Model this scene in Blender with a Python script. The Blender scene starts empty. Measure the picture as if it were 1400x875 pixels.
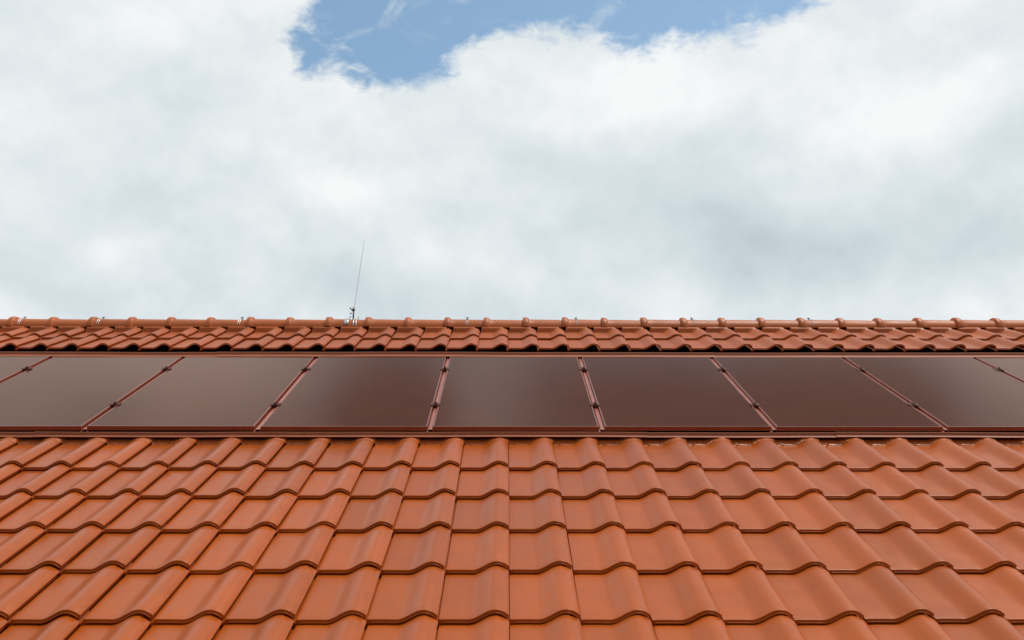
import bpy, bmesh, math, random
from mathutils import Vector, Matrix

random.seed(7)
R_ = math.radians
scene = bpy.context.scene
COL = scene.collection

# ------------------------------------------------------------------ frame of reference
BETA = R_(25.0)            # pitch of the roof
THETA = R_(10.73)          # camera axis below the slope direction
CAM_H = 1.665              # camera height square to the roof
Z0 = 5.0                   # world height of the roof plane's origin (below the camera)
CB, SB = math.cos(BETA), math.sin(BETA)
F_PX = 1280.0              # focal length in photo pixels (photo 1400 wide)
YAW = R_(0.31)


def roof(x, s, n):
    """roof coordinates (across, up the slope, square to it) -> world"""
    return Vector((x, s * CB - n * SB, Z0 + s * SB + n * CB))


# ------------------------------------------------------------------ object helpers
def link(o, parent=None):
    COL.objects.link(o)
    if parent is not None:
        o.parent = parent
    return o


def empty(name, loc=(0, 0, 0), rot=(0, 0, 0), parent=None):
    o = bpy.data.objects.new(name, None)
    o.empty_display_size = 0.05
    o.location = loc
    o.rotation_euler = rot
    return link(o, parent)


def mesh_obj(name, bm, mat, parent=None, smooth=None, loc=(0, 0, 0)):
    me = bpy.data.meshes.new(name)
    bmesh.ops.recalc_face_normals(bm, faces=bm.faces)
    bm.to_mesh(me)
    bm.free()
    me.materials.append(mat)
    if smooth is not None:
        me.polygons.foreach_set("use_smooth", [True] * len(me.polygons))
        me.set_sharp_from_angle(angle=R_(smooth))
    o = bpy.data.objects.new(name, me)
    o.location = loc
    return link(o, parent)


def copy_tree(o, parent=None):
    c = o.copy()
    COL.objects.link(c)
    c.parent = parent
    for ch in list(o.children):
        copy_tree(ch, c)
    return c


def tag(o, label=None, cat=None, group=None, kind=None):
    for k, v in (("label", label), ("category", cat), ("group", group), ("kind", kind)):
        if v:
            o[k] = v
    return o


def add_box(bm, x0, x1, y0, y1, z0, z1, bevel=0.0, seg=2):
    geo = bmesh.ops.create_cube(bm, size=1.0)
    vs = geo["verts"]
    for v in vs:
        v.co = Vector((x0 + (v.co.x + 0.5) * (x1 - x0), y0 + (v.co.y + 0.5) * (y1 - y0), z0 + (v.co.z + 0.5) * (z1 - z0)))
    if bevel > 0:
        es = list({e for v in vs for e in v.link_edges})
        bmesh.ops.bevel(bm, geom=es, offset=bevel, segments=seg, profile=0.6, affect="EDGES")


def add_tube(bm, pts, radii, n=8, cap=True):
    rings = []
    for i, p in enumerate(pts):
        p = Vector(p)
        a = Vector(pts[max(i - 1, 0)])
        b = Vector(pts[min(i + 1, len(pts) - 1)])
        d = (b - a).normalized()
        ref = Vector((1, 0, 0)) if abs(d.x) < 0.9 else Vector((0, 1, 0))
        e1 = d.cross(ref).normalized()
        e2 = d.cross(e1).normalized()
        r = radii[i] if isinstance(radii, (list, tuple)) else radii
        rings.append([bm.verts.new(p + e1 * (r * math.cos(2 * math.pi * k / n)) + e2 * (r * math.sin(2 * math.pi * k / n))) for k in range(n)])
    for i in range(len(rings) - 1):
        for k in range(n):
            bm.faces.new((rings[i][k], rings[i][(k + 1) % n], rings[i + 1][(k + 1) % n], rings[i + 1][k]))
    if cap:
        bm.faces.new(rings[0])
        bm.faces.new(list(reversed(rings[-1])))


def add_grid(bm, rows):
    """rows: lists of points of the same length -> quad sheet"""
    vs = [[bm.verts.new(p) for p in r] for r in rows]
    for i in range(len(vs) - 1):
        for j in range(len(vs[i]) - 1):
            bm.faces.new((vs[i][j], vs[i][j + 1], vs[i + 1][j + 1], vs[i + 1][j]))
    return vs


def extrude_profile(bm, prof, x0, x1, nx=2, wob=0.0, seed=0):
    """a folded sheet: profile (s, n) run along x, slightly uneven as real sheet metal"""
    rnd = random.Random(seed)
    ph = [rnd.uniform(0, 6.28) for _ in range(3)]
    rows = []
    for i in range(nx):
        x = x0 + (x1 - x0) * i / (nx - 1)
        w = wob * (math.sin(x * 1.7 + ph[0]) + 0.6 * math.sin(x * 4.1 + ph[1]) + 0.3 * math.sin(x * 9.3 + ph[2]))
        rows.append([(x, s + 0.3 * w, n + w) for s, n in prof])
    add_grid(bm, rows)


# ------------------------------------------------------------------ materials
def new_mat(name):
    m = bpy.data.materials.new(name)
    m.use_nodes = True
    nt = m.node_tree
    return m, nt, nt.nodes["Principled BSDF"]


def N(nt, kind, **kw):
    n = nt.nodes.new(kind)
    for k, v in kw.items():
        if hasattr(n, k) and k not in ("inputs",):
            setattr(n, k, v)
        else:
            n.inputs[k].default_value = v
    return n


def ramp(nt, stops):
    r = nt.nodes.new("ShaderNodeValToRGB")
    el = r.color_ramp.elements
    while len(el) < len(stops):
        el.new(0.5)
    for e, (p, c) in zip(el, stops):
        e.position = p
        e.color = c if len(c) == 4 else (*c, 1)
    return r


def mixc(nt, mode="MIX", fac=None):
    m = nt.nodes.new("ShaderNodeMix")
    m.data_type = "RGBA"
    m.blend_type = mode
    if fac is not None:
        m.inputs[0].default_value = fac
    return m


def clay_material(name, base, rough=0.34, spec=0.41, var=0.10):
    m, nt, b = new_mat(name)
    L = nt.links
    tc = nt.nodes.new("ShaderNodeTexCoord")
    oi = nt.nodes.new("ShaderNodeObjectInfo")
    off = N(nt, "ShaderNodeVectorMath", operation="SCALE")
    off.inputs[0].default_value = (13.1, 7.7, 3.3)
    L.new(oi.outputs["Random"], off.inputs["Scale"])
    add = N(nt, "ShaderNodeVectorMath", operation="ADD")
    L.new(tc.outputs["Object"], add.inputs[0])
    L.new(off.outputs[0], add.inputs[1])
    # each tile comes out of the kiln a touch different
    hv = nt.nodes.new("ShaderNodeHueSaturation")
    hv.inputs["Color"].default_value = (*base, 1)
    mr = N(nt, "ShaderNodeMapRange")
    mr.inputs["To Min"].default_value = 1.0 - var
    mr.inputs["To Max"].default_value = 1.0 + var
    L.new(oi.outputs["Random"], mr.inputs["Value"])
    L.new(mr.outputs[0], hv.inputs["Value"])
    # engobe clouding, and faint streaks down the tile
    n1 = N(nt, "ShaderNodeTexNoise", Scale=9.0, Detail=5.0, Roughness=0.6)
    L.new(add.outputs[0], n1.inputs["Vector"])
    st = N(nt, "ShaderNodeMapping")
    st.inputs["Scale"].default_value = (60, 3.0, 60)
    L.new(add.outputs[0], st.inputs["Vector"])
    n2 = N(nt, "ShaderNodeTexNoise", Scale=1.0, Detail=3.0)
    L.new(st.outputs[0], n2.inputs["Vector"])
    r1 = ramp(nt, [(0.3, (0.93, 0.92, 0.91)), (0.7, (1.05, 1.05, 1.05))])
    L.new(n1.outputs[0], r1.inputs[0])
    r2 = ramp(nt, [(0.3, (0.97, 0.965, 0.96)), (0.7, (1.025, 1.025, 1.025))])
    L.new(n2.outputs[0], r2.inputs[0])
    m1 = mixc(nt, "MULTIPLY", 1.0)
    L.new(hv.outputs[0], m1.inputs[6]); L.new(r1.outputs[0], m1.inputs[7])
    m2 = mixc(nt, "MULTIPLY", 1.0)
    L.new(m1.outputs[2], m2.inputs[6]); L.new(r2.outputs[0], m2.inputs[7])
    # specks of dirt and lichen
    n3 = N(nt, "ShaderNodeTexNoise", Scale=160.0, Detail=2.0)
    L.new(add.outputs[0], n3.inputs["Vector"])
    r3 = ramp(nt, [(0.70, (1, 1, 1)), (0.76, (0.55, 0.5, 0.48))])
    L.new(n3.outputs[0], r3.inputs[0])
    m3 = mixc(nt, "MULTIPLY", 0.8)
    L.new(m2.outputs[2], m3.inputs[6]); L.new(r3.outputs[0], m3.inputs[7])
    L.new(m3.outputs[2], b.inputs["Base Color"])
    rr = N(nt, "ShaderNodeMapRange")
    rr.inputs["From Min"].default_value = 0.3; rr.inputs["From Max"].default_value = 0.7
    rr.inputs["To Min"].default_value = rough - 0.06; rr.inputs["To Max"].default_value = rough + 0.08
    L.new(n1.outputs[0], rr.inputs["Value"])
    L.new(rr.outputs[0], b.inputs["Roughness"])
    b.inputs["Specular IOR Level"].default_value = spec
    b.inputs["Specular Tint"].default_value = (1.0, 0.84, 0.72, 1)
    n4 = N(nt, "ShaderNodeTexNoise", Scale=420.0, Detail=2.0)
    L.new(add.outputs[0], n4.inputs["Vector"])
    b1 = N(nt, "ShaderNodeBump", Strength=0.10, Distance=0.001)
    L.new(n4.outputs[0], b1.inputs["Height"])
    n5 = N(nt, "ShaderNodeTexNoise", Scale=14.0, Detail=2.0)
    L.new(add.outputs[0], n5.inputs["Vector"])
    b2 = N(nt, "ShaderNodeBump", Strength=0.25, Distance=0.004)
    L.new(n5.outputs[0], b2.inputs["Height"])
    L.new(b1.outputs[0], b2.inputs["Normal"])
    L.new(b2.outputs[0], b.inputs["Normal"])
    return m


def paint_material(name, base, rough=0.35, spec=0.5, coat=0.0, dirt=0.15, metallic=0.0):
    m, nt, b = new_mat(name)
    L = nt.links
    tc = nt.nodes.new("ShaderNodeTexCoord")
    n1 = N(nt, "ShaderNodeTexNoise", Scale=6.0, Detail=6.0, Roughness=0.65)
    L.new(tc.outputs["Object"], n1.inputs["Vector"])
    r1 = ramp(nt, [(0.3, tuple(c * (1 - dirt) for c in base)), (0.7, tuple(c * (1 + dirt * 0.6) for c in base))])
    L.new(n1.outputs[0], r1.inputs[0])
    L.new(r1.outputs[0], b.inputs["Base Color"])
    rr = N(nt, "ShaderNodeMapRange")
    rr.inputs["From Min"].default_value = 0.3; rr.inputs["From Max"].default_value = 0.7
    rr.inputs["To Min"].default_value = max(rough - 0.07, 0.05); rr.inputs["To Max"].default_value = rough + 0.1
    L.new(n1.outputs[0], rr.inputs["Value"])
    L.new(rr.outputs[0], b.inputs["Roughness"])
    b.inputs["Specular IOR Level"].default_value = spec
    b.inputs["Coat Weight"].default_value = coat
    b.inputs["Metallic"].default_value = metallic
    return m


def glass_material():
    m, nt, b = new_mat("red_solar_glass")
    L = nt.links
    tc = nt.nodes.new("ShaderNodeTexCoord")
    sep = nt.nodes.new("ShaderNodeSeparateXYZ")
    L.new(tc.outputs["Object"], sep.inputs[0])
    # fine printed lines across the module (every 16 mm)
    mu = N(nt, "ShaderNodeMath", operation="MULTIPLY"); mu.inputs[1].default_value = 2 * math.pi / 0.037
    L.new(sep.outputs["Y"], mu.inputs[0])
    sn = N(nt, "ShaderNodeMath", operation="SINE"); L.new(mu.outputs[0], sn.inputs[0])
    mr = N(nt, "ShaderNodeMapRange")
    mr.inputs["From Min"].default_value = -1; mr.inputs["From Max"].default_value = 1
    L.new(sn.outputs[0], mr.inputs["Value"])
    mx = mixc(nt)
    mx.inputs[6].default_value = (0.056, 0.013, 0.007, 1)
    mx.inputs[7].default_value = (0.096, 0.025, 0.013, 1)
    L.new(mr.outputs[0], mx.inputs[0])
    n1 = N(nt, "ShaderNodeTexNoise", Scale=3.0, Detail=4.0)
    L.new(tc.outputs["Object"], n1.inputs["Vector"])
    r1 = ramp(nt, [(0.3, (0.9, 0.9, 0.9)), (0.7, (1.08, 1.08, 1.08))])
    L.new(n1.outputs[0], r1.inputs[0])
    m1 = mixc(nt, "MULTIPLY", 1.0)
    L.new(mx.outputs[2], m1.inputs[6]); L.new(r1.outputs[0], m1.inputs[7])
    nt.nodes.remove(b)
    df = nt.nodes.new("ShaderNodeBsdfDiffuse")
    L.new(m1.outputs[2], df.inputs["Color"])
    # anti-reflective coating on tinted glass: a weak, warm reflection that grows at grazing angles
    gl = nt.nodes.new("ShaderNodeBsdfGlossy")
    gl.inputs["Color"].default_value = (1.0, 0.80, 0.69, 1)
    gl.inputs["Roughness"].default_value = 0.11
    fr = N(nt, "ShaderNodeFresnel", IOR=1.24)
    ms = nt.nodes.new("ShaderNodeMixShader")
    L.new(fr.outputs[0], ms.inputs[0]); L.new(df.outputs[0], ms.inputs[1]); L.new(gl.outputs[0], ms.inputs[2])
    L.new(ms.outputs[0], nt.nodes["Material Output"].inputs["Surface"])
    return m


CLAY = clay_material("engobed_clay", (0.428, 0.081, 0.003))
CLAY_UP = clay_material("engobed_clay_upper", (0.42, 0.088, 0.015), rough=0.43, var=0.10)  # upper courses: a little less saturated and rougher
CLAY_RIDGE = clay_material("ridge_clay", (0.48, 0.115, 0.026), rough=0.45, var=0.08)
FLASH = paint_material("flashing_paint", (0.35, 0.082, 0.023), rough=0.52, spec=0.5)
CHANNEL = paint_material("channel_paint", (0.44, 0.12, 0.065), rough=0.30, spec=0.8)
PLEAT = paint_material("pleated_strip_paint", (0.55, 0.13, 0.025), rough=0.3, spec=0.5)
FRAME = paint_material("frame_paint", (0.25, 0.050, 0.020), rough=0.26, spec=0.9)
CLAMP = paint_material("clamp_paint", (0.11, 0.022, 0.012), rough=0.5, spec=0.3)
GLASS = glass_material()
FELT = paint_material("dark_underlay", (0.012, 0.011, 0.011), rough=0.9, spec=0.1)
STEEL = paint_material("galvanised_steel", (0.52, 0.54, 0.56), rough=0.35, metallic=0.8)
DARKSTEEL = paint_material("dull_steel", (0.20, 0.21, 0.22), rough=0.5, metallic=0.3)
WHITE = paint_material("white_rod", (0.95, 0.95, 0.95), rough=0.2, metallic=0.2, dirt=0.03)
PLASTER = paint_material("plaster", (0.62, 0.58, 0.50), rough=0.9, spec=0.2)
GRASS = paint_material("meadow", (0.06, 0.09, 0.03), rough=0.95, spec=0.1, dirt=0.4)

# ------------------------------------------------------------------ the clay tile
TW = 0.25        # cover width
TR = 0.3915      # course (exposed length)
TL = 0.478       # real length
TT = 0.0185      # thickness at the lip
CR = 0.037       # height of the roll


def prof_h(u):
    """height of the tile's top over its pan, u across the cover width"""
    if u < 0.014:
        return -0.012 * min(1.0, (0.014 - u) / 0.010)
    if u <= 0.42:
        return 0.0008 * math.sin(math.pi * u / 0.42)
    if u <= 0.80:
        t = (u - 0.42) / 0.38
        t = t * t * (3 - 2 * t) * 0.6 + (0.5 - 0.5 * math.cos(math.pi * t)) * 0.4
        return CR * t
    t = (u - 0.80) / 0.20
    return CR * (1 - 0.58 * t ** 2.3)


US = [-0.05, -0.02, 0.0, 0.004, 0.014, 0.020] + [0.42 * i / 6 for i in range(1, 6)] + [0.42 + 0.38 * i / 14 for i in range(15)] + [0.80 + 0.2 * i / 10 for i in range(1, 11)]


def tile_bm(kind):
    """kind: 'field', 'head' (bare top with interlock ribs), 'top' (closed by an upstand)"""
    bm = bmesh.new()
    P = [(u * TW, prof_h(u)) for u in US]
    nor = []
    for i in range(len(P)):
        a, b = P[max(i - 1, 0)], P[min(i + 1, len(P) - 1)]
        dx, dz = b[0] - a[0], b[1] - a[1]
        l = math.hypot(dx, dz)
        nor.append((-dz / l, dx / l))
    length = {"field": TL, "head": TL, "top": 0.335}[kind]
    # lip: (s, drop below the top surface), from the underside round the nose to the top
    lip = [(0.060, -TT * 0.62), (0.010, -TT * 0.72), (0.0015, -TT * 0.765), (-0.0003, -TT * 0.74), (-0.0006, -TT * 0.58), (0.0000, -TT * 0.52), (0.0012, -TT * 0.48),
           (0.0040, -TT * 0.45), (0.0044, -TT * 0.40), (0.0036, -TT * 0.27), (0.0048, -TT * 0.12), (0.0070, -TT * 0.03), (0.0094, 0.0)]
    body = [0.0115, 0.0165, 0.05, 0.15, 0.25]
    if kind == "field":
        tail = [0.35, 0.383, 0.390, 0.397, 0.42, length]
    elif kind == "head":
        tail = [0.35, 0.415, 0.422, 0.428, 0.434, 0.441, 0.447, 0.453, 0.459, 0.466, 0.472, length]
    else:
        tail = [0.262, 0.268, 0.276, 0.288, 0.296, 0.302, length]
    ribs = {0.422: -0.003, 0.428: 0.004, 0.434: 0.0045, 0.441: -0.004, 0.447: -0.004, 0.453: 0.006, 0.459: 0.006, 0.466: -0.005, 0.472: -0.002}
    stations = [(s, d) for s, d in lip] + [(s, 0.0) for s in body + tail]
    rows = []
    rnd = random.Random(5)
    for s, d in stations:
        tilt = TT * (1 - s / TR)
        row = []
        for (x, h), (nx, nz), u in zip(P, nor, US):
            hh = h
            dd = d
            bead = 0.0
            if 0.0105 < s < 0.0125 and d == 0:
                bead = -0.0007
            if kind == "head" and s in ribs and 0.03 < u:
                bead += ribs[s] * (1.0 if u < 0.45 else 0.35) + (rnd.uniform(-0.002, 0.002) if u < 0.5 else 0)
            if kind == "top" and s > 0.262:
                # the pan is closed at its head: it climbs to the height of the roll
                k = min(1.0, (s - 0.262) / 0.037)
                k = k * k * (3 - 2 * k)
                up = (CR * 1.28) * k
                if u > 0.028 and u < 0.82:
                    hh = max(h, up)
            if kind == "field" and s > 0.388 and u > 0.84:
                hh -= 0.018 * (u - 0.84) / 0.16      # the covered head is cut back for the overlap
            row.append((x + nx * (dd + bead), s, hh + nz * (dd + bead) + tilt))
        rows.append(row)
    vs = add_grid(bm, rows)
    # right flank of the roll, folded down to meet the neighbour's pan
    flank = []
    for (s, d), r in zip(stations, vs):
        e = r[-1].co
        lo = TT * (1 - s / TR) - 0.002 if d == 0 else TT * (1 - s / TR) - 0.004
        flank.append((e.x - 0.0065, s, lo))
    fv = [bm.verts.new(p) for p in flank]
    for i in range(len(fv) - 1):
        if i >= 7:
            bm.faces.new((vs[i][-1], fv[i], fv[i + 1], vs[i + 1][-1]))
    return bm


def shared(name, bm, mat, smooth=50):
    o = mesh_obj(name, bm, mat, smooth=smooth)
    me = o.data
    bpy.data.objects.remove(o)
    return me


ME_FIELD = shared("roof_tile", tile_bm("field"), CLAY)
ME_HEAD = shared("roof_tile", tile_bm("head"), CLAY)
ME_UP = shared("roof_tile", tile_bm("field"), CLAY_UP)
ME_TOP = shared("roof_tile", tile_bm("top"), CLAY_UP)

HOUSE_X = 7.4
RIDGE_TOP = roof(0, 8.322, 0.089)          # top line of the ridge tiles
RIDGE_R = 0.100

house = tag(empty("house", (0, 4.5, 0)), "house roof of glossy orange-red clay pantiles rising to a rounded ridge", "house")
HINV = Vector((0, -4.5, 0))

TILE_X0 = 0.008                              # a tile joint just right of the slope's centre line


def course(s, me, k0, k1):
    c = empty("tile_course", roof(0, s, 0) + HINV, (BETA, 0, 0), house)
    for k in range(k0, k1):
        t = bpy.data.objects.new("roof_tile", me)
        t.location = (TILE_X0 + k * TW + random.uniform(-0.0012, 0.0012), random.uniform(-0.0030, 0.0030), random.uniform(-0.0004, 0.0016))
        t.rotation_euler = (R_(random.uniform(-0.12, 0.12)), R_(random.uniform(-0.2, 0.2)), R_(random.uniform(-0.38, 0.38)))
        link(t, c)
    return c


S1 = 4.598
for i in range(7):
    course(S1 - i * TR, ME_HEAD if i == 0 else ME_FIELD, -18, 18)
course(7.464, ME_UP, -28, 29)
course(7.862, ME_TOP, -28, 29)

# ridge
ridge = empty("ridge", Vector((0, RIDGE_TOP.y, RIDGE_TOP.z - RIDGE_R)) + HINV, (0, 0, 0), house)


def ridge_tile_bm():
    """runs along x from 0 (collar) to +0.40; arc about the x axis"""
    bm = bmesh.new()
    st = [(0.000, 0.004), (0.0005, 0.014), (0.003, 0.0185), (0.008, 0.0205), (0.018, 0.0212), (0.032, 0.0205), (0.042, 0.0185), (0.049, 0.015), (0.0535, 0.010), (0.057, 0.003), (0.061, 0.0015),
          (0.12, 0.001), (0.24, -0.001), (0.40, -0.004)]
    rows = []
    na = 26
    for x, dr in st:
        r = RIDGE_R + dr
        row = []
        for j in range(na + 1):
            a = R_(-86 + 172 * j / na)
            row.append((x, r * 1.02 * math.sin(a), r * math.cos(a)))
        rows.append(row)
    # inner skin at the collar end gives it thickness
    inner = [(0.0, (RIDGE_R - 0.012) * math.sin(R_(-86 + 172 * j / na)), (RIDGE_R - 0.012) * math.cos(R_(-86 + 172 * j / na))) for j in range(na + 1)]
    inner2 = [(0.40, p[1], p[2]) for p in inner]
    add_grid(bm, [inner2, inner] + rows + [inner2])
    return bm


ME_RIDGE = shared("ridge_tile", ridge_tile_bm(), CLAY_RIDGE, 40)
RP = 0.3535
X_COLLAR0 = (505 - 693) * 8.43 / F_PX
for k in range(-16, 24):
    t = bpy.data.objects.new("ridge_tile", ME_RIDGE)
    t.location = (X_COLLAR0 - 0.032 + k * RP + random.uniform(-0.006, 0.006), random.uniform(-0.003, 0.003), random.uniform(-0.003, 0.002))
    t.rotation_euler = (R_(random.uniform(-1.5, 1.5)), R_(random.uniform(-0.25, 0.35)), R_(random.uniform(-0.4, 0.4)))
    link(t, ridge)

# underlay below the panels and tiles, the far slope and the walls that carry it all
bm = bmesh.new()
add_grid(bm, [[tuple(roof(x, s, n) + HINV) for x in (-HOUSE_X, HOUSE_X)] for s, n in ((1.2, -0.055), (8.262, -0.055), (8.268, 0.070), (8.300, 0.078))])
mesh_obj("underlay", bm, FELT, house)
bm = bmesh.new()
top = roof(0, 8.30, -0.01)
rows = []
for i in range(40):
    d = i * 0.25
    z = top.z - 0.02 - d * SB
    rows.append([tuple(Vector((x, top.y + 0.02 + d * CB, z)) + HINV) for x in (-HOUSE_X, HOUSE_X)])
    rows.append([tuple(Vector((x, top.y + 0.02 + (d + 0.25) * CB, z - 0.25 * SB + 0.018)) + HINV) for x in (-HOUSE_X, HOUSE_X)])
add_grid(bm, rows)
mesh_obj("far_slope", bm, CLAY_RIDGE, house)
bm = bmesh.new()
y0 = roof(0, 1.6, -0.1).y
y1 = 2 * top.y - y0
for x in (-HOUSE_X + 0.3, HOUSE_X - 0.3):
    pts = [(x, y0, 0.0), (x, y1, 0.0), (x, y1, Z0 + 0.4), (x, top.y, top.z - 0.12), (x, y0, Z0 + 0.4)]
    bm.faces.new([bm.verts.new(Vector(p) + HINV) for p in pts])
for y in (y0, y1):
    pts = [(-HOUSE_X + 0.3, y, 0), (HOUSE_X - 0.3, y, 0), (HOUSE_X - 0.3, y, Z0 + 0.4), (-HOUSE_X + 0.3, y, Z0 + 0.4)]
    bm.faces.new([bm.verts.new(Vector(p) + HINV) for p in pts])
bmesh.ops.remove_doubles(bm, verts=bm.verts, dist=0.001)
mesh_obj("wall", bm, PLASTER, house)

# ------------------------------------------------------------------ flashing
def flashing(name, label, prof, joints, s0, seed):
    root = tag(empty(name, roof(0, s0, 0), (BETA, 0, 0)), label, "flashing")
    lim = [-HOUSE_X + 0.4] + joints + [HOUSE_X - 0.4]
    for i in range(len(lim) - 1):
        b = bmesh.new()
        lift = 0.0022 if i % 2 else 0.0
        extrude_profile(b, [(s - s0 - (0.002 if i % 2 else 0), n + lift) for s, n in prof], lim[i] - (0.05 if i % 2 else 0), lim[i + 1] + (0.05 if i % 2 else 0), nx=40, wob=0.0012, seed=seed + i)
        mesh_obj("flashing_sheet", b, FLASH, root, smooth=35)
    return root


LOW = [(5.074, 0.033), (5.054, 0.0335), (5.0505, 0.0345), (5.0495, 0.0362), (5.0505, 0.0378), (5.054, 0.0386), (5.070, 0.0392), (5.0735, 0.0400), (5.0750, 0.0418), (5.0790, 0.0530), (5.0805, 0.0547), (5.084, 0.0550), (5.088, 0.0535), (5.092, 0.046), (5.132, -0.03), (5.30, -0.035)]
apron = flashing("apron_flashing", "reddish brown metal flashing strip running below the solar panels onto the tiles", LOW, [-2.61, 0.74, 1.91], 5.09, 3)
# pleated strip dressed down onto the heads of the tiles
b = bmesh.new()
x = -4.4
rows = []
kk = 0
rnd = random.Random(9)
while x < 4.4:
    u = ((x - TILE_X0) / TW) % 1.0
    hh = max(prof_h(u), 0.0) if u > 0.03 else 0.3 * CR * (1 - u / 0.03)
    hh = hh if u < 0.97 else max(hh, 0.3 * CR)
    pl = (0.0016 if kk % 2 else -0.0012) + rnd.uniform(-0.0008, 0.0008)
    base = hh - 0.0022 - 0.006 * max(0.0, min(1.0, (hh - 0.022) / 0.012))
    row = []
    for t_, sx in ((0.0, 5.030), (0.06, 5.034), (0.3, 5.043), (0.62, 5.054), (0.9, 5.066), (1.0, 5.085)):
        n_ = base + 0.004 + (0.030 - min(base, 0.028)) * t_ * (2 - t_) * 0.40 + pl * (1.0 if 0.05 < t_ < 0.95 else 0.3)
        row.append((x, sx - 5.09 + rnd.uniform(-0.001, 0.001), n_))
    rows.append(row)
    x += 0.0045
    kk += 1
add_grid(b, rows)
mesh_obj("pleated_strip", b, PLEAT, apron, smooth=30)
UPP = [(7.05, 0.042), (7.022, 0.0425), (7.0195, 0.0442), (7.0205, 0.0465), (7.024, 0.0474), (7.066, 0.0480), (7.070, 0.0488), (7.0720, 0.0510), (7.079, 0.0640), (7.081, 0.0662), (7.086, 0.0668), (7.105, 0.060), (7.13, 0.040), (7.20, 0.0), (7.26, -0.040), (7.40, -0.050)]
flashing("head_flashing", "reddish brown metal flashing strip running above the solar panels under the upper tiles", UPP, [-2.19, 1.56], 7.1, 11)

# ------------------------------------------------------------------ solar panels
PW = 1.010                                   # pitch of the modules
GAP = 0.034
SB0, NB0 = 5.276, 0.030                      # lower edge of the top face
SB1, NB1 = 7.005, 0.049
P_LEN = math.hypot(SB1 - SB0, NB1 - NB0)
P_TILT = math.atan2(NB1 - NB0, SB1 - SB0)
G4 = -0.4519                                 # x of the gap left of the middle panel
FW = 0.008                                   # visible face of the frame
FH = 0.026


def panel_proto():
    root = empty("solar_panel", (0, 0, 0), (BETA + P_TILT, 0, 0))
    w = (PW - GAP) / 2
    b = bmesh.new()
    add_box(b, -w + FW, w - FW, FW, P_LEN - FW, -0.008, -0.0014)
    mesh_obj("glass", b, GLASS, root)
    b = bmesh.new()
    # one mitred ring, lightly rounded
    prof = [(0.0, -FH), (0.0, -0.0012), (0.0012, 0.0), (FW - 0.001, 0.0), (FW, -0.001), (FW, -0.012), (FW, -FH)]
    loops = []
    for d, z in prof:
        loops.append([b.verts.new((-w + d, d, z)), b.verts.new((w - d, d, z)), b.verts.new((w - d, P_LEN - d, z)), b.verts.new((-w + d, P_LEN - d, z))])
    for i in range(len(loops) - 1):
        for k in range(4):
            b.faces.new((loops[i][k], loops[i][(k + 1) % 4], loops[i + 1][(k + 1) % 4], loops[i + 1][k]))
    mesh_obj("frame", b, FRAME, root)
    return root


def nth(i, side, what="panel"):
    o = ["first", "second", "third", "fourth", "fifth", "sixth"][i - 1]
    return f"{o} {what} {side} of the panel"


PANEL_LABELS = {
    -4: "dark brown solar panel ending the row, fourth left of the rod's panel",
    -3: "brown solar panel cut by the photo's edge, third left of the rod's panel",
    -2: "greyish brown solar panel, second left of the one below the rod",
    -1: "palest greyish brown solar panel, just left of the one below the rod",
    0: "brown solar panel directly below the thin rod on the ridge",
    1: "squarest looking brown solar panel, just right of the one below the rod",
    2: "dark brown solar panel, second to the right of the one below the rod",
    3: "dark brown solar panel, third to the right of the one below the rod",
    4: "brown solar panel with pale far corner, fourth right of the rod's panel",
    5: "dark brown solar panel cut by the photo's right edge, fifth right of the rod's panel",
    6: "dark brown solar panel ending the row, sixth right of the rod's panel",
}
proto = panel_proto()
first = True
for i in range(-4, 7):
    o = proto if first else copy_tree(proto)
    first = False
    x = G4 + (i - 0.5) * PW
    o.location = roof(x + random.uniform(-0.002, 0.002), SB0 + random.uniform(-0.002, 0.002), NB0 + random.uniform(-0.001, 0.001))
    o.rotation_euler = (BETA + P_TILT + R_(random.uniform(-0.08, 0.08)), R_(random.uniform(-0.12, 0.12)), 0)
    tag(o, PANEL_LABELS[i], "solar panel", "solar panels in a row across the roof")

# channels between them, each with its two clamps
def channel_proto():
    root = empty("mounting_channel", (0, 0, 0), (BETA + P_TILT, 0, 0))
    b = bmesh.new()
    w = GAP / 2 + 0.004
    add_grid(b, [[(x, y, z) for x, z in ((-w, -0.035), (-w, -0.0275), (-w + 0.012, -0.0275), (-w + 0.0124, -0.0165), (-w + 0.0135, -0.0155), (w - 0.006, -0.0155), (w - 0.0055, -0.0165), (w - 0.005, -0.0275), (w, -0.035))] for y in (-0.012, 0.6, 1.2, P_LEN + 0.03)])
    mesh_obj("channel", b, CHANNEL, root)
    for s in (5.722, 6.628):
        b = bmesh.new()
        cw = GAP / 2 + FW + 0.005
        add_box(b, -cw, cw, -0.024, 0.024, 0.0012, 0.0052, 0.0012)
        add_box(b, -GAP / 2 + 0.003, GAP / 2 - 0.003, -0.024, 0.024, -0.015, 0.0008, 0.001)
        add_box(b, -0.011, 0.011, -0.015, 0.015, 0.0056, 0.0125, 0.002)
        bmesh.ops.create_cone(b, cap_ends=True, segments=6, radius1=0.0065, radius2=0.006, depth=0.006, matrix=Matrix.Translation((0, 0, 0.0158)))
        mesh_obj("clamp", b, CLAMP, root, loc=(0, s - SB0, 0))
    return root


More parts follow.
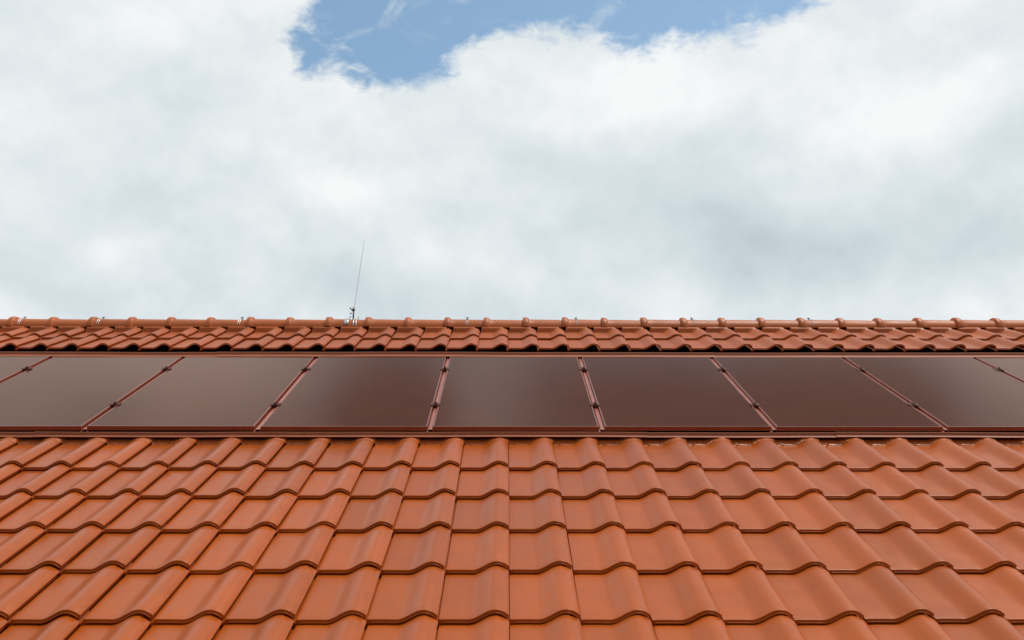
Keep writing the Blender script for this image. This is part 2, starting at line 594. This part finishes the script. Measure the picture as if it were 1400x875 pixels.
CH_LABELS = {
    -3: "reddish metal channel with two clamps along the left side of the panel second left of the rod's panel",
    -2: "reddish metal channel with two clamps, second left of the panel below the rod",
    -1: "reddish metal channel with two clamps touching the left side of the panel below the rod",
    0: "reddish metal channel with two clamps touching the right side of the panel below the rod",
    1: "reddish metal channel with two clamps, second right of the panel below the rod",
    2: "reddish metal channel with two clamps, third right of the panel below the rod",
    3: "reddish metal channel with two clamps, fourth right of the panel below the rod",
    4: "reddish metal channel with two clamps, fifth right of the panel below the rod",
}
CH_LABELS[-3] = "reddish metal channel with clamps, third left of the panel below the rod"
CH_LABELS[-4] = "reddish metal channel with clamps, fourth left of the panel below the rod"
CH_LABELS[5] = "reddish metal channel with clamps, sixth right of the panel below the rod"
proto = channel_proto()
first = True
for i in range(-4, 6):
    o = proto if first else copy_tree(proto)
    first = False
    o.location = roof(G4 + i * PW, SB0, NB0)
    tag(o, CH_LABELS[i], "mounting channel", "mounting channels between the solar panels")

# ------------------------------------------------------------------ ridge clips and the rod
RC = Vector((0, RIDGE_TOP.y, RIDGE_TOP.z - RIDGE_R))


def arc_pts(r, a0, a1, x=0.0, lean=0.0, n=14):
    return [(x + lean * math.sin(R_(a0 + (a1 - a0) * i / n)), r * math.sin(R_(a0 + (a1 - a0) * i / n)), r * math.cos(R_(a0 + (a1 - a0) * i / n))) for i in range(n + 1)]


def clip_proto():
    root = empty("ridge_clip")
    b = bmesh.new()
    for dx in (-0.0085, 0.0085):
        add_tube(b, arc_pts(RIDGE_R + 0.0045, -74, 74, dx), 0.0018, 6)
    add_box(b, -0.012, 0.012, -0.006, 0.006, RIDGE_R + 0.004, RIDGE_R + 0.0075)
    mesh_obj("wire_loop", b, STEEL, root, smooth=40)
    b = bmesh.new()
    add_tube(b, [(0, 0.012, RIDGE_R + 0.004), (0, 0.012, RIDGE_R + 0.020)], 0.004, 8)
    add_box(b, -0.012, 0.012, 0.004, 0.020, RIDGE_R + 0.0200, RIDGE_R + 0.0245, 0.001)
    mesh_obj("holder", b, DARKSTEEL, root)
    return root


CLIPS = [(29, "fifth to the left of the thin rod, nearest the photo's left edge"), (137, "third to the left of the thin rod"), (178, "second to the left of the thin rod"),
         (328, "first to the left of the thin rod"), (638, "first to the right of the thin rod"), (788, "second to the right of the thin rod"),
         (948, "third to the right of the thin rod"), (1110, "fourth to the right of the thin rod"), (1259, "fifth to the right of the thin rod")]
CLIPS[0] = (29, "fourth left of the rod")
proto = clip_proto()
for i, (px, where) in enumerate(CLIPS):
    o = proto if i == 0 else copy_tree(proto)
    o.location = RC + Vector(((px - 693) * 8.40 / F_PX, 0, 0))
    o.rotation_euler = (0, 0, R_(random.uniform(-3, 3)))
    tag(o, "thin grey wire clip over the ridge, " + where, "ridge clip", "wire clips along the ridge")

rod = tag(empty("lightning_rod", RC + Vector(((483.5 - 693) * 8.42 / F_PX, 0, 0))), "thin white rod leaning slightly on a dark clamp post above the ridge", "lightning rod")
k = 8.42 / F_PX
b = bmesh.new()
add_tube(b, [(-0.012, 0.0, RIDGE_R - 0.002), (-0.013, 0.0, RIDGE_R + 0.06), (-0.015, 0, RIDGE_R + 0.115)], [0.008, 0.007, 0.006], 8)
mesh_obj("post", b, DARKSTEEL, rod, smooth=40)
b = bmesh.new()
z = RIDGE_R + 0.10
add_tube(b, [(-0.010, 0, z - 0.02), (0.018, 0, z + 0.26), (0.040, 0.01, z + 0.50), (0.056, 0.02, z + 0.675)], [0.0028, 0.0027, 0.0024, 0.0016], 8)
mesh_obj("rod", b, WHITE, rod, smooth=40)
b = bmesh.new()
add_box(b, -0.030, 0.000, -0.012, 0.012, RIDGE_R + 0.082, RIDGE_R + 0.098, 0.003)
add_tube(b, [(-0.028, -0.012, RIDGE_R + 0.090), (-0.045, -0.02, RIDGE_R + 0.108)], 0.005, 6)
add_tube(b, [(-0.030, 0.0, RIDGE_R + 0.055), (-0.042, 0.0, RIDGE_R + 0.062)], 0.006, 6)
add_box(b, -0.046, -0.034, -0.006, 0.006, RIDGE_R + 0.020, RIDGE_R + 0.029, 0.002)
mesh_obj("clamp", b, DARKSTEEL, rod, smooth=40)
b = bmesh.new()
for dx, ln in ((-0.004, -0.010), (0.010, -0.022)):
    add_tube(b, arc_pts(RIDGE_R + 0.005, -80, 60, dx, ln), 0.0032, 6)
add_tube(b, [(0.030, 0.0, RIDGE_R + 0.002), (0.036, 0.0, RIDGE_R + 0.028)], 0.0035, 6)
mesh_obj("wire_loop", b, STEEL, rod, smooth=40)
b = bmesh.new()
rows = []
for a in (-74, -60, -45, -30, -15, 0, 15):
    r = RIDGE_R + 0.007
    rows.append([(x, r * math.sin(R_(a)), r * math.cos(R_(a))) for x in (-0.078, -0.072, -0.048, -0.042)])
add_grid(b, rows)
br = mesh_obj("bracket_strap", b, STEEL, rod, smooth=40)
sm = br.modifiers.new("thickness", "SOLIDIFY")
sm.thickness = 0.003

# ------------------------------------------------------------------ ground
bm = bmesh.new()
g = 3000
bm.faces.new([bm.verts.new(p) for p in ((-g, -g, 0), (g, -g, 0), (g, g, 0), (-g, g, 0))])
tag(mesh_obj("ground", bm, GRASS), "green meadow around the house", kind="structure")

# ------------------------------------------------------------------ camera
cam = bpy.data.cameras.new("camera")
cam.sensor_fit = "HORIZONTAL"
cam.sensor_width = 36.0
cam.lens = 36.0 * F_PX / 1400.0
cam.clip_start = 0.05
cam.clip_end = 20000
co = bpy.data.objects.new("camera", cam)
co.location = roof(0, 0, CAM_H)
ELEV = BETA - THETA
co.rotation_euler = (math.pi / 2 + ELEV, 0, -YAW)
COL.objects.link(co)
scene.camera = co

# ------------------------------------------------------------------ sun and sky
SUN_EL, SUN_AZ = R_(70), R_(75)            # azimuth clockwise from +Y (the view direction)
sd = Vector((math.sin(SUN_AZ) * math.cos(SUN_EL), math.cos(SUN_AZ) * math.cos(SUN_EL), math.sin(SUN_EL)))
sl = bpy.data.lights.new("sun", "SUN")
sl.energy = 1.6
sl.angle = R_(16)
sl.color = (1.0, 0.95, 0.88)
so = bpy.data.objects.new("sun", sl)
so.rotation_euler = (-sd).to_track_quat("-Z", "Y").to_euler()
so.location = (10, -10, 30)
COL.objects.link(so)

world = bpy.data.worlds.new("World")
scene.world = world
world.use_nodes = True
nt = world.node_tree
nt.nodes.clear()
L = nt.links
out = nt.nodes.new("ShaderNodeOutputWorld")
sky = nt.nodes.new("ShaderNodeTexSky")
sky.sky_type = "NISHITA"
sky.sun_disc = False
sky.sun_elevation = SUN_EL
sky.sun_rotation = SUN_AZ
sky.altitude = 200
sky.air_density = 1.0
sky.dust_density = 1.2
sky.ozone_density = 0.5
bg = nt.nodes.new("ShaderNodeBackground")
bg.inputs["Strength"].default_value = 0.112
hs = nt.nodes.new("ShaderNodeHueSaturation")      # the photograph's white balance leans the blue to cyan
hs.inputs["Hue"].default_value = 0.482
L.new(sky.outputs[0], hs.inputs["Color"])
L.new(hs.outputs[0], bg.inputs["Color"])

tc = nt.nodes.new("ShaderNodeTexCoord")
vec = N(nt, "ShaderNodeVectorMath", operation="NORMALIZE")
L.new(tc.outputs["Generated"], vec.inputs[0])
sep = nt.nodes.new("ShaderNodeSeparateXYZ")
L.new(vec.outputs[0], sep.inputs[0])


def M(op, a, b=None, c=None, clamp=False):
    n = nt.nodes.new("ShaderNodeMath")
    n.operation = op
    n.use_clamp = clamp
    for i, v in enumerate((a, b, c)):
        if v is None:
            continue
        if isinstance(v, (int, float)):
            n.inputs[i].default_value = v
        else:
            L.new(v, n.inputs[i])
    return n.outputs[0]


AZ = M("ARCTAN2", sep.outputs["X"], sep.outputs["Y"])
EL = M("ARCSINE", sep.outputs["Z"])


def sky_dir(px, py):
    """compass bearing and height of a spot in the sky"""
    v = Vector(((px - 700) / F_PX, 1.0, (437.5 - py) / F_PX))
    v.rotate(Matrix.Rotation(ELEV, 3, "X"))
    v.rotate(Matrix.Rotation(-YAW, 3, "Z"))
    v.normalize()
    return math.atan2(v.x, v.y), math.asin(v.z)


def blobs(items):
    tot = None
    for px, py, rx, ry, w in items:
        a, e = sky_dir(px, py)
        da = M("DIVIDE", M("SUBTRACT", AZ, a), rx / F_PX / math.cos(e))
        de = M("DIVIDE", M("SUBTRACT", EL, e), ry / F_PX)
        d = M("ADD", M("MULTIPLY", da, da), M("MULTIPLY", de, de))
        g_ = M("MULTIPLY", M("POWER", 2.718282, M("MULTIPLY", d, -1.0)), w)
        tot = g_ if tot is None else M("ADD", tot, g_)
    return tot


def fbm(scale, detail, rough, off=(0, 0, 0), dist=0.0, sz=1.6, lac=2.0):
    mp = nt.nodes.new("ShaderNodeMapping")
    mp.inputs["Location"].default_value = off
    mp.inputs["Scale"].default_value = (1, 1, sz)
    L.new(vec.outputs[0], mp.inputs["Vector"])
    n = nt.nodes.new("ShaderNodeTexNoise")
    n.inputs["Scale"].default_value = scale
    n.inputs["Detail"].default_value = detail
    n.inputs["Roughness"].default_value = rough
    n.inputs["Lacunarity"].default_value = lac
    n.inputs["Distortion"].default_value = dist
    L.new(mp.outputs[0], n.inputs["Vector"])
    return n.outputs[0]


# openings in the cloud
holes = blobs([
    (500, 20, 75, 75, 0.75), (575, 55, 75, 62, 0.85), (655, -5, 60, 45, 0.6), (425, 60, 34, 50, 0.45),
    (780, -40, 150, 56, 0.95), (930, -30, 130, 72, 1.25), (1050, -40, 70, 50, 0.6),
    (700, -95, 240, 42, 0.8),
    (1275, 88, 30, 15, 0.36), (751, 80, 16, 32, 0.2),
])
detail = fbm(8.0, 13.0, 0.60, (0.31, 0.12, 0.7), dist=0.5)
detail2 = fbm(38.0, 8.0, 0.62, (0.9, 2.1, 0.3), dist=0.4)
behind = nt.nodes.new("ShaderNodeMapRange")     # unseen dark cloud added behind the viewer to dim the fill light
behind.interpolation_type = "SMOOTHSTEP"
behind.inputs["From Min"].default_value = 0.05
behind.inputs["From Max"].default_value = -0.55
behind.inputs["To Max"].default_value = 1.5
L.new(sep.outputs["Y"], behind.inputs["Value"])
hf = M("ADD", holes, M("ADD", M("MULTIPLY", M("SUBTRACT", detail, 0.5), 1.25), M("MULTIPLY", M("SUBTRACT", detail2, 0.5), 0.75)))
mr = nt.nodes.new("ShaderNodeMapRange")
mr.interpolation_type = "SMOOTHSTEP"
mr.inputs["From Min"].default_value = 0.28
mr.inputs["From Max"].default_value = 0.68
L.new(hf, mr.inputs["Value"])
veil = fbm(13.0, 9.0, 0.62, (1.7, 0.4, 0.2), dist=0.9, sz=2.4)
vr = nt.nodes.new("ShaderNodeMapRange")           # thin torn shreds drifting across the openings
vr.interpolation_type = "SMOOTHSTEP"
vr.inputs["From Min"].default_value = 0.52
vr.inputs["From Max"].default_value = 0.82
vr.inputs["To Min"].default_value = 1.0
vr.inputs["To Max"].default_value = 0.5
L.new(veil, vr.inputs["Value"])
clear = M("MULTIPLY", mr.outputs[0], vr.outputs[0])

# light and dark billows inside it: difference of the density here and a little towards the light
big = fbm(3.2, 7.0, 0.52, (0.2, 0.7, 0.15), dist=0.3)
big_up = fbm(3.2, 7.0, 0.52, (0.2, 0.7, 0.15 + 0.085), dist=0.3)
med = fbm(8.5, 7.0, 0.5, (2.2, 0.1, 0.9), dist=0.1, sz=1.0)
med_up = fbm(8.5, 7.0, 0.5, (2.2, 0.1, 0.9 + 0.035), dist=0.1, sz=1.0)
lit = M("ADD", M("MULTIPLY", M("SUBTRACT", big, big_up), 0.9), M("MULTIPLY", M("SUBTRACT", med, med_up), 0.42))
grey = blobs([
    (1180, 335, 330, 70, 0.42), (930, 255, 170, 60, 0.30), (1010, 300, 60, 60, 0.28), (500, 390, 130, 50, 0.30), (245, 210, 90, 38, 0.34), (60, 110, 50, 25, 0.15),
    (140, 290, 190, 45, 0.26), (60, 400, 160, 45, 0.26), (820, 225, 140, 40, 0.22), (700, 400, 900, 120, 0.14), (1240, 220, 130, 30, 0.16), (60, -270, 75, 45, 1.0), (330, -285, 120, 30, 0.6), (930, -240, 330, 92, 2.1), (1250, -225, 140, 92, 1.8), (510, -260, 95, 105, 1.9), (470, 60, 120, 60, 0.1),  # those above the view: unseen dark cloud added to darken the panels' reflections
])
white = blobs([(650, -240, 60, 100, 0.75), (230, -230, 180, 90, 0.6), (1480, -180, 80, 60, 0.4), (1010, 90, 200, 70, 0.25), (830, 120, 120, 80, 0.35), (300, 60, 240, 60, 0.18), (170, 350, 60, 45, 0.25), (20, 290, 60, 45, 0.15), (1250, 400, 70, 40, 0.18), (560, 270, 200, 50, 0.10),
               (930, 375, 60, 60, 0.22), (1260, 170, 130, 50, 0.14)])
fine = fbm(19.0, 7.0, 0.52, (0.4, 1.3, 0.2), dist=0.1, sz=1.0)
fine_up = fbm(19.0, 7.0, 0.52, (0.4, 1.3, 0.2 + 0.018), dist=0.1, sz=1.0)
lit = M("ADD", lit, M("MULTIPLY", M("SUBTRACT", fine, fine_up), 0.24))
shade = M("ADD", M("SUBTRACT", M("ADD", 0.72, white), grey), M("MULTIPLY", lit, 1.75))
shade = M("SUBTRACT", shade, behind.outputs[0])
cr = ramp(nt, [(0.0, (0.24, 0.255, 0.265)), (0.5, (0.56, 0.65, 0.695)), (0.72, (0.70, 0.77, 0.80)), (0.88, (0.83, 0.868, 0.882)), (1.0, (0.93, 0.945, 0.95))])
L.new(M("MULTIPLY", M("ADD", shade, 1.0), 0.5), cr.inputs[0])
cbg = nt.nodes.new("ShaderNodeBackground")
L.new(cr.outputs[0], cbg.inputs["Color"])
cbg.inputs["Strength"].default_value = 0.707
mx = nt.nodes.new("ShaderNodeMixShader")
L.new(clear, mx.inputs[0])
L.new(cbg.outputs[0], mx.inputs[1])
L.new(bg.outputs[0], mx.inputs[2])
L.new(mx.outputs[0], out.inputs["Surface"])

# ------------------------------------------------------------------ output
vs_ = scene.view_settings
vs_.view_transform = "Standard"
vs_.look = "None"
vs_.exposure = 0.5
vs_.gamma = 1.0
vs_.use_curve_mapping = False
scene.cycles.use_denoising = True
scene.cycles.max_bounces = 8
scene.cycles.diffuse_bounces = 4
